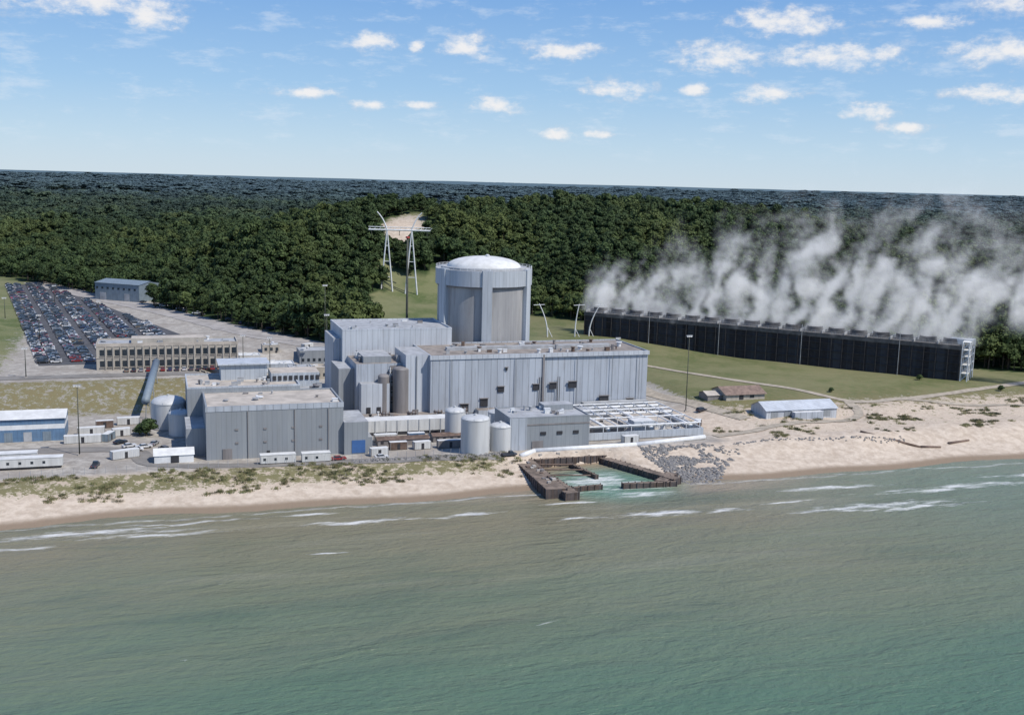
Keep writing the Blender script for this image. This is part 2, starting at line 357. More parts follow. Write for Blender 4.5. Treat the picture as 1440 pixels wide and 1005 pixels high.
# --- auxiliary building
b=MB()
b.box(-29,16,30,62,4,34.5,panelL,roofG);parapet(b,-29,16,30,62,34.5,panelL)
b.box(-32,-29.03,34,58,4,31,panel,roofG);clutter(b,-26,12,33,58,34.5,10,[roofG,white,taupe],(.5,1.4))
b.box(-27,-5,9,29.9,4,24.5,panel,roofB);b.box(-24,-13,11,27,24.5,27,greyb,roofG);b.box(-26,-15,4,8.9,4,17.5,panelL,roofG)
b.box(-33,-27.1,14,33,4,22,greyb,roofG)
for x,y,r,z in [(-10.6,4.5,3.1,23),(-17,6,2.2,20)]: b.cyl(x,y,4,z,r,taupe,24);b.dome(x,y,z,r,1,taupe,24,4)
for z in (9,13,17,21):
    b.box(-15,-6,8.6,8.95,z,z+.3,dark);b.box(-14,-6.5,8.7,8.9,z+1,z+2.6,taupe)
for x in (-24,-20): b.box(x,x+1.6,3.75,3.97,6,8.5,dark)
clutter(b,-26,-7,11,28,24.5,18,[roofG,white,taupe,dark],(.5,2.4))
for i in range(5): b.beam((-14+i*1.7,8.3,6),(-14+i*1.7,8.3,23),.22,white)
b.box(-27,10,-6,3,4,6.2,brown,roofB);clutter(b,-34,8,-10,-2,4,40,[taupe,brown,white,dark,tank],(1.2,5))
b.done("auxiliary_building")
for s0,t0 in [(-22,-12.5),(-12,-12.5),(-2,-12.5),(8,-11)]:
    b=MB();b.box(s0,s0+5,t0,t0+3,4,4.4,pavers);b.box(s0+.6,s0+4.4,t0+.6,t0+2.4,4.4,8.2,taupe)
    for i in range(8): b.box(s0+.8+i*.45,s0+.95+i*.45,t0-.1,t0+.6,4.8,7.8,greyb)
    for i in range(3): b.beam((s0+1.3+i*1.2,t0+1.5,8.2),(s0+1.1+i*1.4,t0+1.5,10),.16,brown,8,.08)
    b.beam((s0+.8,t0+1.9,9),(s0+4.2,t0+1.9,9),.45,taupe,10);b.done("power_transformer")
# --- grey service building
b=MB()
b.box(-85,-41,-47,-21,4,21,greyb,roofT);parapet(b,-85,-41,-47,-21,21,greyb,.5,.5)
b.box(-85.1,-40.9,-47.12,-47,19.8,21.5,panel)
b.box(-90,-52,-20.9,6,4,22.5,greyb,roofT);parapet(b,-90,-52,-20.9,6,22.5,concL)
b.box(-78,-62,-6,5,22.5,28,concL,roofG);b.box(-79,-61,-7,5.8,28,28.5,panelL)
b.box(-51.9,-44,-20.9,2,4,20.5,beige,roofG);
for j in range(9): b.box(-60.5+j*1.9,-59.3+j*1.9,-12.15,-11.95,23.0,24.6,dark)
b.box(-61,-44,-11.9,0,20.5,25.6,concL,roofT)
clutter(b,-88,-62,-18,-8,22.5,14,[roofG,white,taupe],(.5,1.8));clutter(b,-82,-44,-44,-25,21,9,[roofG,white,taupe],(.3,1));clutter(b,-50,-45,-19,-13,20.5,6,[roofG,white,taupe],(.6,2))
b.box(-91,-85.05,-40,-21,4,13,greyb,roofG)
b.box(-41,-33,-49,-30,4,15,greyb,roofG);b.box(-38.5,-34,-49.15,-49.02,4.5,8.8,blued);b.box(-80,-77,-47.25,-47.02,4,7.5,taupe);b.box(-66,-65,-47.15,-47.02,4,6.3,dark)
b.box(-33,-31,-46,-34,4,9,greyb,roofG)
for z in (9,13.4): 
    for i in range(4): b.box(-76+i*9,-75+i*9,-47.2,-47.02,z,z+.6,taupe)
for x in (-72,-57,-46): b.beam((x,-47.25,4),(x,-47.25,19.8),.12,taupe,6)
b.done("service_building")
# --- corridor
b=MB();b.box(-31,9,-24,-17,5.2,9.4,offw,wroof);b.box(-31,9,-23.9,-23.8,4,5.2,dark)
for i in range(10): b.box(-30+i*4,-29.7+i*4,-24.2,-24.02,4,9.4,roofG)
b.box(-31,9,-17,-12.6,4,7,taupe,roofB);b.done("covered_walkway")
for x0,x1,y in [(-28,-10,-40),(-8,4,-38)]:
    b=MB();b.gable(x0,x1,y,y+5,4,2.2,taupe,brown,.7,.3)
    for i in range(4): b.box(x0+1+i*2.6,x0+2+i*2.6,y-.1,y-.02,4.8,5.7,dark)
    b.done("storage_shed")
# --- intake
b=MB();b.box(14,43,-57,-39,4,15.5,greyb,roofG);parapet(b,14,43,-57,-39,15.5,greyb,.4,.4);b.box(14,43,-57.12,-57,12.9,13.4,taupe);b.box(13.9,20,-57.3,-57,4,15.6,panel)
for x in (25,31,37): b.box(x,x+2,-57.25,-57.02,9.5,10.6,dark)
b.box(22,26,-57.25,-57.02,4,7.5,taupe);clutter(b,17,40,-54,-42,15.5,14,[roofG,white,taupe],(.5,1.6));b.box(30,41,-46,-40,15.5,17.5,greyb,roofG);b.done("intake_screenhouse")
def mktank(s,t,r,h,z=4,dm=1.0,name="storage_tank",mt=tank):
    b=MB();b.cyl(s,t,z,z+h,r,mt,36);b.dome(s,t,z+h,r,dm,mt,36,5);b.cyl(s,t,z+h-.25,z+h,r+.12,mt,36,cap=False);b.cyl(s,t,z,z+.4,r+.3,pavers,36)
    for q in (0,.6): b.beam((s+r+.25,t-q,z),(s+r+.25,t-q,z+h+1),.05,white)
    for i in range(10):
        a=2*math.pi*i/10;b.beam((s+r*math.cos(a),t+r*math.sin(a),z+h),(s+r*math.cos(a),t+r*math.sin(a),z+h+1),.05,white,4)
    b.cyl(s,t,z+h+dm-.1,z+h+dm+.5,.5,mt,12)
    return b.done(name)
mktank(2,-56,4.8,12.2);mktank(11.3,-55,3.7,9);mktank(1,-33,3.5,10,dm=1.2);mktank(18,-33,4.5,9,dm=.6)
mktank(-96,4,6,9.5,dm=2.2,mt=tank);mktank(-92,-9,4.2,8,dm=1)
# --- pipe rack / basin on the right
b=MB()
b.box(46,92,-48,-8,4,4.4,pavers)
b.box(46,92,-48.2,-47.6,4.4,7,concL);b.box(46,92,-8,-7.4,4.4,7.4,concL);b.box(45.6,46.2,-47.6,-8,4.4,7,concL);b.box(91.6,92.2,-47.6,-8,4.4,7,concL)
b.box(50,62,-44,-30,4.4,7.6,taupe,roofT);b.box(66,86,-34,-14,4.4,6.8,roofG,roofT);b.box(66,74,-44,-38,4.4,9.6,concL,wroof);b.box(50,60,-22,-12,4.4,9,greyb,roofG)
for i in range(9):
    x=47+i*5.5;
    for y in (-47,-34,-20,-9): b.beam((x,y,4.4),(x,y,9),.16,white,5)
    b.beam((x,-47,9),(x,-9,9),.22,white,6)
for y in (-47,-34,-20,-9): b.beam((47,y,9),(91.4,y,9),.28,white,6)
for y in (-45,-24,-12): b.beam((47,y,8.3),(91,y,8.3),.5,white,10)
for x in (55,72,88): b.beam((x,-46,7.5),(x,-10,7.5),.7,white,10)
for i in range(6): b.beam((49+i*7,-47,9),(54+i*7,-34,4.6),.3,white,8)
clutter(b,50,88,-44,-12,4.4,30,[white,tank,taupe,dark],(1,4));b.done("pipe_rack")
b=MB()
b.beam((22,-60,4.8),(60,-59,4.8),.9,white,12);b.beam((60,-59,4.8),(90,-53,4.8),.9,white,12);b.beam((22,-60,4.8),(16,-63,4),.9,white,12)
for i in range(10): b.box(23+i*6.5,24+i*6.5,-62-(-.13*i if i<6 else -.8-(i-6)*.9)-.2,-60.6+.2*i,-1,4.2,pavers)
b.done("discharge_pipe")
# --- sheet pile discharge
sheet=mat("sheet_pile",(.085,.06,.048),.85,.45,.5,ribs=1.1,ribdepth=.6,stain=(.2,.11,.06),stainamt=.5);cap=mat("timber_cap",(.20,.155,.12),.9,.5,.3,stain=(.09,.07,.055),stainamt=.7)
b=MB()
def wall(b,p,q,w,z0,z1,top=None):
    p=Vector((*p,0));q=Vector((*q,0));d=(q-p).normalized();u=Vector((-d.y,d.x,0))*w/2
    vs=[p-u,q-u,q+u,p+u];lo=[(v.x,v.y,z0) for v in vs];hi=[(v.x,v.y,z1) for v in vs]
    b.add(lo+hi,[(0,1,5,4),(1,2,6,5),(2,3,7,6),(3,0,4,7)],sheet);b.add(hi,[(0,1,2,3)],top or cap)
    u*=1.03;nn=int((q-p).length/2.2)
    for i in range(nn+1):
        c_=p+d*(i*(q-p).length/max(1,nn))
        for sg in (-1,1): b.cyl(c_.x+u.x*sg,c_.y+u.y*sg,z0,z1+random.uniform(.0,.35),.22,sheet,8)
wall(b,(17,-56),(15.5,-100),6.5,-3,3.0);wall(b,(18.5,-84),(19.5,-103),4.4,-3,2.4)
wall(b,(23,-94),(33,-93.2),1.3,-3,1.5);wall(b,(40,-94),(58,-95),1.8,-3,1.6);wall(b,(46,-63),(59,-94),3.4,-3,2.0);wall(b,(21,-63.8),(48,-62.6),1.6,-3,2.8)
wall(b,(53,-94.4),(61,-86),3.6,-3,1.8);wall(b,(33,-66),(36,-82),1.0,-3,1.4)
for t0 in (-68,-75,-82): b.beam((18,t0,2.4),(34,t0+.5,1.3),.25,brown)
for i in range(18):
    x=random.uniform(14.5,18.2);y=random.uniform(-97,-60);b.box(x,x+random.uniform(.5,1.4),y,y+random.uniform(.5,2),3,3.2+random.random()*.5,random.choice([brown,taupe,pavers]))
b.done("discharge_pier")
# --- office building
b=MB();b.box(-124,-66,84,100,12,22.5,beige,roofG);parapet(b,-124,-66,84,100,22.5,beige,.4,.7)
b.box(-110,-80,88,97,22.5,24.6,beige,roofT);b.box(-124.2,-65.8,83.8,84,17,17.5,roofT);b.box(-124.1,-65.9,83.85,84,21.9,23.3,roofT)
for j in range(2):
    for i in range(19):
        x=-122.6+i*3;b.box(x,x+1.7,83.86,83.97,13.3+j*4.7,15.9+j*4.7,glass);b.box(x-.15,x+1.85,83.5,83.97,13.1+j*4.7,13.28+j*4.7,beige)
for i in range(19): b.box(-120.5+i*3,-120.1+i*3,83.45,83.8,12,21.9,beige)
for i in range(5): b.box(-65.97,-65.86,86+i*2.8,87.6+i*2.8,18,20.6,glass)
clutter(b,-122,-68,86,98,22.5,18,[roofG,white],(.4,1.3));b.done("office_building")
for (x0,x1,y0,y1,h,wl,rf) in [(-60,-46,84,92,5,beige,wroof),(-44,-34,80,90,7,concL,roofG),(-58,-40,98,108,6,concL,wroof),(-34,-22,92,100,5,beige,roofT),(-66,-54,112,120,4.5,offw,wroof),(-36,-20,112,124,6,greyb,roofG),(-78,-68,118,125,3.6,offw,wroof),(-52,-44,124,131,3.6,beige,roofG),(-62,-50,72,78,4,greyb,roofT)]:
    z=gz((x0+x1)/2,y0);b=MB();b.box(x0,x1,y0,y1,z-6,z+h,wl,rf);parapet(b,x0,x1,y0,y1,z+h,wl,.3,.3)
    for i in range(int((x1-x0)/2.6)): b.box(x0+1+i*2.6,x0+2.2+i*2.6,y0-.12,y0-.02,z+1.2,z+2.6,glass)
    b.box(x1-2,x1-1,y0-.12,y0-.02,z,z+1,dark);clutter(b,x0+1,x1-2,y0+1,y1-2,z+h,4,[roofG,white],(.4,1));b.done("maintenance_building")
# warehouse
b=MB();b.gable(-18,18,-11,11,0,11.3,slate,slate,1.8,.4)
b.box(-14,-9,-11.12,-11.02,0,5,roofG);b.box(6,10,-11.12,-11.02,0,5,roofG)
for i in range(8): b.box(-17+i*4.4,-15.4+i*4.4,-11.1,-11.02,7.4,8.6,glass)
ob=b.done("warehouse",o=(0,0,0));x,y=W(-117,358);ob.location=(x,y,12);ob.rotation_euler=(0,0,math.radians(-22))
# blue building
b=MB();b.box(-170,-130,-9,6,4,8.2,bluem);b.box(-170,-130,-9,6,8.2,9.8,white)
b.gable(-170,-130,-9,6,9.8,2.1,bluem,wroof,1.6,.6)
for i in range(6): b.box(-167+i*6,-164.4+i*6,-9.12,-9.02,4.1,7.3,slate if i%2 else roofG)
b.done("blue_metal_building")
def trailer(x0,x1,y0,y1,h=3.4,name="office_trailer",mt=offw):
    b=MB();b.box(x0,x1,y0,y1,4.8,4+h,mt,wroof);b.box(x0-.1,x1+.1,y0-.1,y1+.1,4+h,4.15+h,wroof)
    k=int((x1-x0)/3.4)
    for i in range(k): b.box(x0+.9+i*3.4,x0+1.7+i*3.4,y0-.06,y0-.01,5.7,6.5,glass)
    b.box(x0+.3,x1-.3,y0+.2,y1-.2,4.3,4.8,dark)
    for i in (1,1.9): 
        for yy in (y0+.1,y1-.5): b.box(x1-i-1,x1-i-.3,yy,yy+.4,4,4.7,dark)
    return b.done(name)
trailer(-172,-128,-47,-43.5);trailer(-172,-136,-40,-36);trailer(-69,-58,-58,-55.2);trailer(-56,-47,-58.5,-55.5);trailer(-172,-150,-33,-29)
b=MB();b.gable(-101,-89,-48,-41,4,2.6,white,wroof,1.6,.3);b.box(-96,-93.5,-48.1,-48.02,4,6.4,dark);b.done("white_tent")
def container(s0,t0,l,mt,rot=0):
    b=MB();b.box(-l/2,l/2,-1.2,1.2,.15,2.7,mt,wroof)
    for i in range(int(l/.6)): b.box(-l/2+.2+i*.6,-l/2+.4+i*.6,-1.26,-1.2,.3,2.6,mt)
    b.box(-.5,.5,-1.27,-1.21,.2,2.2,dark)
    for x in (-l/2,l/2-.2):
        for y in (-1.28,1.1): b.box(x,x+.2,y,y+.18,0,2.75,taupe)
    o=b.done("shipping_container",o=(0,0,0),world=True);x,y=W(s0,t0);o.location=(x,y,gz(s0,t0)+.02);o.rotation_euler=(0,0,TH+rot)
for a in [(-112,-6,6,offw,.2),(-116,-12,6,slate,1.2),(-122,-2,9,offw,.1),(-118,8,6,brown,.1),(-110,12,8,offw,.05),(-22,-45,6,brown,0),(-14,-46,6,offw,.1),(-4,-46,9,taupe,0),(6,-47,6,offw,1.4),(-24,-33,8,offw,0),(-13,-33,6,bluem,0),(-110,-38,9,tank,.4),(-124,-14,12,offw,0),(60,-54,6,offw,.1),(97,-34,6,brown,1.),(-30,-52,6,offw,.1),(-76,112,8,offw,.3),(-30,130,6,offw,.6)]: container(*a)
# conveyor
b=MB();b.beam((-104,14,12),(-100,72,17),1.5,slate,8);
for q in (.1,.4,.7): 
    y=14+58*q;z=12+5*q;g=gz(-102,y)
    b.beam((-104.5+4*q,y,g),(-104+4*q,y,z),.2,greyb);b.beam((-102.5+4*q,y,g),(-103+4*q,y,z),.2,greyb)
b.done("conveyor_gallery")
# right-hand sheds
z=gz(144,-26);b=MB();b.gable(128,160,-32,-20,z-1,4.2,panelL,panelL,2.6,.5)
for i in range(5): b.box(130+i*6,133+i*6,-32.12,-32.02,z+.1,z+2.7,greyb)
b.box(139,152,-35,-32.05,z-1,z+2.6,panel,wroof);b.done("storage_building")
z=gz(134,0);b=MB();b.gable(125,143,-5,8,z-1,3.2,beige,shingle,2.4,.8);b.gable(118,126,-2,6,z-1,2.6,taupe,roofT,1.2,.4)
b.box(131,133,-5.12,-5.02,z,z+2,dark);b.box(136,138,-5.12,-5.02,z+.6,z+1.7,glass);b.done("site_cabin")
# --- cooling towers (row)
b=MB();L=196.;Dp=17
b.box(0,L,0,Dp,-1,14.2,ctd,ctf)
b.box(-.4,L+.4,-.5,Dp+.5,14.2,16.2,ctf,ctf)
for i in range(37):
    x=i*L/36;b.box(x-.2,x+.2,-.7,-.02,-1,14.2,ctt)
for z in (3.6,7.6,11.6): b.box(0,L,-.5,-.05,z,z+.2,ctt)
for i in range(18):
    x=(i+.5)*L/18;b.cyl(x,Dp/2,16.2,18.6,4.3,ctf,24,r1=3.9,cap=False);b.cyl(x,Dp/2,16.25,17.2,3.9,dark,24);b.box(x-5.2,x-4.9,0,Dp,16.2,17.4,roofG)
for i in range(99):
    x=i*2.;b.beam((x,-.4,16.2),(x,-.4,17.4),.06,roofG,4)
for zz in (16.8,17.4): b.beam((0,-.4,zz),(L,-.4,zz),.06,roofG,4)
for x in (L+.6,L+3.6):
    for y in (0,5,11,Dp): b.beam((x,y,-1),(x,y,18),.3,white,6)
for z in (3,7,11,14,17.8):
    b.box(L+.4,L+3.8,0,Dp,z,z+.25,wroof);b.beam((L+.6,-.1,z-3.6),(L+3.6,-.1,z),.15,white)
b.box(L-6,L+4,Dp/2-3,Dp/2+3,16.2,18.6,wroof,wroof)
for k in (.2,.4,.62,.86): 
    x=L*k;b.beam((x,-1.3,-1),(x,-1.3,20),.14,roofG)
ob=b.done("cooling_tower_row",o=(0,0,0),world=True)
CTA=math.atan2(504-606,215-40);ob.rotation_euler=(0,0,CTA);ob.location=(40,606,8.5)
# --- transmission tower
TX,TY=-75,715
z=float(height(TX,TY));b=MB();Hb=62-z
for c_ in (-8,8):
    for q in (-4,4): b.beam((c_+q,0,-2),(c_,0,Hb+1),.6,white,6,.4)
    for j in (.25,.5,.75):
        w=4*(1-j);b.beam((c_-w,0,Hb*j),(c_+w,0,Hb*j),.22,white)
    sg=-1 if c_<0 else 1;pr=Vector((c_,0,Hb))
    for j in range(1,6):
        q=j/5;nw=Vector((c_+sg*6.5*q*(.6+.4*q),0,Hb+11.5*q*(1.25-.25*q)));b.beam(pr,nw,.45*(1-.4*q)+.1,white,6);pr=nw
b.beam((-20,0,Hb),(20,0,Hb),.6,white,6);b.beam((-20,0,Hb+1.8),(20,0,Hb+1.8),.28,white,6)
for i in range(13): b.beam((-20+i*3.3,0,Hb),(-18.4+i*3.3,0,Hb+1.8),.14,white,4)
for x in (-18,0,18): b.beam((x,0,Hb),(x,0,Hb-3.5),.2,polem,5)
ob=b.done("transmission_tower",o=(0,0,0),world=True);ob.location=(TX,TY,z)
b=MB();b.beam((0,0,0),(0,0,58),.6,polem,10,.4);b.cyl(0,0,57.5,58.3,.9,red,10);b.cyl(0,0,0,3,1.6,pavers,12)
ob=b.done("vent_mast",o=(0,0,0),world=True);ob.location=(-48.5,498,11)
for X_,Y_,lean in [(19,592,-5),(34,596,2),(42,600,6)]:
    b=MB();pr=Vector((0,0,-1))
    for j in range(1,7):
        q=j/6;nw=Vector((lean*q*q,0,18*q));b.beam(pr,nw,.45-.2*q,white,6);pr=nw
    b.beam((lean-3,0,17.2),(lean+3,0,17.6),.2,white);b.beam((0,0,5),(3,0,-1),.2,white)
    ob=b.done("power_line_pole",o=(0,0,0),world=True);ob.location=(X_,Y_,float(height(X_,Y_)))
def lightpole(s,t,h,head=True):
    b=MB();z=gz(s,t);b.beam((s,t,z-.5),(s,t,z+h),.22,polem,8,.12);b.box(s-1.3,s+1.3,t-.3,t+.3,z+h,z+h+.3,roofG)
    b.box(s-.5,s+.5,t-.5,t+.5,z-.3,z+.5,pavers)
    for q in (-1.2,-.4,.4): b.box(s+q,s+q+.6,t-.5,t-.2,z+h-.4,z+h,wroof)
    b.done("light_pole")
for a in [(105,-8,31),(-124,-32,23),(-25,100,28),(-20,140,30),(110,75,17),(-52,88,20),(-62,110,15),(230,70,22),(-150,70,12),(-155,180,12),(-130,240,12),(-180,260,12),(-160,330,12)]: lightpole(*a)
# --- roads
def drape(name,pts,w,mt,off=.12,sub=4):
    P=[Vector(p) for p in pts];Q=[]
    for i in range(len(P)-1):
        p0=P[max(0,i-1)];p1=P[i];p2=P[i+1];p3=P[min(len(P)-1,i+2)]
        k=max(2,int((p2-p1).length/sub))
        for j in range(k):
            u=j/k;Q.append(.5*((2*p1)+(-p0+p2)*u+(2*p0-5*p1+4*p2-p3)*u*u+(-p0+3*p1-3*p2+p3)*u**3))
    Q.append(P[-1]);v=[];f=[]
    for i,q in enumerate(Q):
        d=(Q[min(i+1,len(Q)-1)]-Q[max(0,i-1)]).normalized();nn=Vector((-d.y,d.x));ww=w*(1+.25*mn.noise(Vector((i*.35,w,0))))
        for k in range(5):
            r=q+nn*ww*(k/4-.5);X,Y=W(r.x,r.y);v.append((X,Y,float(height(X,Y))+off))
    for i in range(len(Q)-1):
        for k in range(4): a=i*5+k;f.append((a,a+5,a+6,a+1))
    me=bpy.data.meshes.new(name);me.from_pydata(v,[],f);me.materials.append(mt);ob=bpy.data.objects.new(name,me);scene.collection.objects.link(ob);return ob
drape("access_road",[(-420,66),(-260,68),(-160,70),(-75,71),(-55,76)],8,asphL,.15)
drape("gravel_road",[(-5,118),(-30,150),(-56,196),(-92,280),(-150,400),(-186,480)],17,gravel,.15)
drape("sand_track",[(112,88),(128,77),(144,45),(164,15),(179,-12),(205,-14),(255,-3),(287,5),(420,40)],4,dirt,.2)
drape("sand_track",[(179,-12),(168,-34),(130,-42),(96,-50)],4,dirt,.2)
drape("sand_track",[(110,60),(106,30),(112,0),(120,-30)],6,dirt,.2)
drape("sand_track",[(205,-14),(260,-30),(330,-22),(420,-5)],3.5,dirt,.2)
drape("plant_road",[(-260,-24),(-180,-22),(-128,-24),(-108,-30),(-96,-52),(-40,-60),(10,-62)],7,asphL,.1)
poly=[(-148,99),(-117,101),(-112,125),(-88,188),(-175,462),(-204,464)]
me=bpy.data.meshes.new("parking_lot");me.from_pydata([(*W(*p),12.1) for p in poly],[],[(0,1,2,3,4,5)]);me.materials.append(asph)
ob=bpy.data.objects.new("parking_lot",me);scene.collection.objects.link(ob)
# --- cars
def carmesh(name,col,kind=0):
    body=mat("car_paint_"+name,col,.3,.05,1);b=MB()
    hw=.92;L_=2.3 if kind==0 else 2.6
    cab=[(-L_*.78,.95),(-L_*.55,1.42),(L_*.12,1.45),(L_*.42,.95)] if kind==0 else [(-.1,1.0),(.05,1.75),(1.05,1.75),(1.6,1.0)]
    if kind==2: cab=[(-L_*.95,1.0),(-L_*.85,1.75),(L_*.2,1.75),(L_*.5,1.0)]
    full=[(-L_,.35),(-L_,.9),(-L_*.95,1.0 if kind else .95),(L_*.95,.9),(L_,.7),(L_,.35)]
    k=len(full)
    vs=[(x,-hw,z) for x,z in full]+[(x,hw,z) for x,z in full]
    b.add(vs,[tuple(range(k)),tuple(range(2*k-1,k-1,-1))]+[(i,(i+1)%k+0,(i+1)%k+k,i+k)[::-1] for i in range(k)],body)
    c=len(cab);vs=[(x,-hw*(.95 if i in(0,c-1) else .75),z-.02) for i,(x,z) in enumerate(cab)]+[(x,hw*(.95 if i in(0,c-1) else .75),z-.02) for i,(x,z) in enumerate(cab)]
    b.add(vs,[tuple(range(c)),tuple(range(2*c-1,c-1,-1)),(1,0,c,c+1),(3,2,c+2,c+3)],glass);b.add(vs,[(2,1,c+1,c+2)],body)
    if kind==1: b.box(-L_+.1,-.15,-hw+.12,hw-.12,1.0,1.03,dark)
    for x in (-L_*.62,L_*.62):
        for y in (-hw-.02,hw-.2): b.beam((x,y,.34),(x,y+.22,.34),.34,dark,12)
    for y in (-.75,.45): b.box(L_-.02,L_+.03,y,y+.3,.62,.8,paint);b.box(-L_-.03,-L_+.02,y,y+.3,.65,.85,red)
    me_o=b.done(name,o=(0,0,0),world=True);scene.collection.objects.unlink(me_o);return me_o
cols=[((.02,.02,.022),0),((.6,.6,.6),0),((.30,.31,.33),0),((.03,.05,.12),0),((.10,.10,.11),2),((.25,.03,.03),0),((.7,.7,.7),1),((.05,.06,.08),1),((.04,.04,.05),2),((.22,.19,.15),2),((.015,.02,.03),0)]
carcol=bpy.data.collections.new("car_variants")
cars=[]
for i,(c_,k) in enumerate(cols): o=carmesh("car_%02d"%i,c_,k);cars.append(o);carcol.objects.link(o)
def instancer(name,pts,coll):
    me=bpy.data.meshes.new(name);me.from_pydata([p[:3] for p in pts],[],[])
    for nm,i,ty in (("rz",3,'FLOAT'),("sc",4,'FLOAT'),("ix",5,'INT'),("sz",6,'FLOAT')):
        a=me.attributes.new(nm,ty,'POINT');a.data.foreach_set("value",np.array([p[i] for p in pts],np.int32 if ty=='INT' else np.float32))
    ob=bpy.data.objects.new(name,me);scene.collection.objects.link(ob)
    ng=bpy.data.node_groups.new(name+"_gn",'GeometryNodeTree')
    ng.interface.new_socket("Geometry",in_out='INPUT',socket_type='NodeSocketGeometry');ng.interface.new_socket("Geometry",in_out='OUTPUT',socket_type='NodeSocketGeometry')
    nd=ng.nodes;lk=ng.links;gi=nd.new('NodeGroupInput');go=nd.new('NodeGroupOutput')
    ip=nd.new('GeometryNodeInstanceOnPoints');ci=nd.new('GeometryNodeCollectionInfo');ci.inputs[0].default_value=coll;ci.inputs[1].default_value=True;ci.inputs[2].default_value=True
    def at(nm,ty):
        x=nd.new('GeometryNodeInputNamedAttribute');x.data_type=ty;x.inputs[0].default_value=nm;return x.outputs[0]
    lk.new(gi.outputs[0],ip.inputs['Points']);lk.new(ci.outputs[0],ip.inputs['Instance']);ip.inputs['Pick Instance'].default_value=True
    lk.new(at("ix",'INT'),ip.inputs['Instance Index'])
    cr=nd.new('ShaderNodeCombineXYZ');lk.new(at("rz",'FLOAT'),cr.inputs[2]);lk.new(cr.outputs[0],ip.inputs['Rotation'])
    cs=nd.new('ShaderNodeCombineXYZ');a=at("sc",'FLOAT');lk.new(a,cs.inputs[0]);lk.new(a,cs.inputs[1]);lk.new(at("sz",'FLOAT'),cs.inputs[2]);lk.new(cs.outputs[0],ip.inputs['Scale'])
    lk.new(ip.outputs[0],go.inputs[0])
    md=ob.modifiers.new("inst",'NODES');md.node_group=ng;return ob
def inpoly(x,y,P):
    r=False;j=len(P)-1
    for i in range(len(P)):
        if (P[i][1]>y)!=(P[j][1]>y) and x<(P[j][0]-P[i][0])*(y-P[i][1])/(P[j][1]-P[i][1])+P[i][0]: r=not r
        j=i
    return r
ax_=math.atan2(464-99,-204+148);pts=[]
dx,dy=math.cos(ax_),math.sin(ax_);ux,uy=dy,-dx
r=0;off=2
while off<110:
    for j in range(140):
        l=3+j*2.75;s0=-148+dx*l+ux*off;t0=99+dy*l+uy*off
        if inpoly(s0,t0,poly) and inpoly(s0+2*ux,t0+2*uy,poly):
            X,Y=W(s0,t0)
            if random.random()<.84 and j%19!=0:
                pts.append((X,Y,12.12,TH+math.atan2(uy,ux)+(math.pi if random.random()<.4 else 0)+random.uniform(-.04,.04),1,random.randrange(len(cols)),1))
    off+=[5.4,8.4][r%2];r+=1
for i in range(16): 
    X,Y=W(-112+i*2.9,78.5);pts.append((X,Y,12.05,TH+1.57,1,random.randrange(len(cols)),1))
for i in range(26):
    l=i/26;s0=-40-100*l+random.uniform(-2,2);t0=205+205*l-18;X,Y=W(s0+6,t0)
    if random.random()<.6:pts.append((X,Y,float(height(X,Y))+.15,random.uniform(0,3),1,random.randrange(len(cols)),1))
instancer("parked_cars",pts,carcol)
for s0,t0,k,rz in [(-104,-26,1,.3),(-107,-30,6,.2),(-101,-22,2,1.2),(-118.5,-48,7,1.4),(-44,-57,5,.1),(-112,-18,10,.6),(-30,-57,1,.05),(12,-63,7,.1),(-98,-31,4,2),(-109,-24,1,.4),(96,-22,1,.8),(110,-12,8,.4)]:
    o=cars[k].copy();o.name="parked_car" if cols[k][1]!=1 else "pickup_truck";X,Y=W(s0,t0);o.location=(X,Y,gz(s0,t0)+.08);o.rotation_euler=(0,0,TH+rz);scene.collection.objects.link(o)
# ---------------------------------------------------------------- vegetation
def leafmat(name,c0,c1,far=False):
    m,n,b=newmat(name);oi=n.new('ShaderNodeObjectInfo');geo=n.new('ShaderNodeNewGeometry').outputs['Position']
    f=n.noise(geo,.35,2,.6);c=n.mix(n.ss(f,.3,.7),c0,c1)
    c=n.mix(n.m('MULTIPLY',oi.outputs['Random'],.65),c,tuple(x*.5 for x in c0))
    f2=n.noise(geo,.012,3,.65);c=n.mix(n.m('MULTIPLY',n.ss(f2,.45,.68),.6),c,(c1[0]*1.6,c1[1]*1.3,c1[2]*1.1))
    P=n.sep(geo)
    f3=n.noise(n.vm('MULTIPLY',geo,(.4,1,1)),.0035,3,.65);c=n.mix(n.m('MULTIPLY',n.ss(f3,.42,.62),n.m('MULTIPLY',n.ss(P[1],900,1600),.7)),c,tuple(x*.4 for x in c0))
    c=n.mix(n.m('MULTIPLY',n.ss(P[1],550,4600),.9),c,(.100,.150,.175))  # blue air haze mixed into the leaf colour itself, growing along Y
    n.put(b.inputs['Base Color'],c);b.inputs['Roughness'].default_value=.75;b.inputs['Specular IOR Level'].default_value=.2
    return m
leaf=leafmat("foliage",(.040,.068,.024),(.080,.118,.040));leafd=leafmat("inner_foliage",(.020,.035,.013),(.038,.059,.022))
bark=mat("bark",(.10,.08,.06),.9,.3,1)
def ico(sub):
    bm=bmesh.new();bmesh.ops.create_icosphere(bm,subdivisions=sub,radius=1);v=np.array([x.co[:] for x in bm.verts]);f=[[w.index for w in p.verts] for p in bm.faces];bm.free();return v,f
I2=ico(2);I1=ico(1)
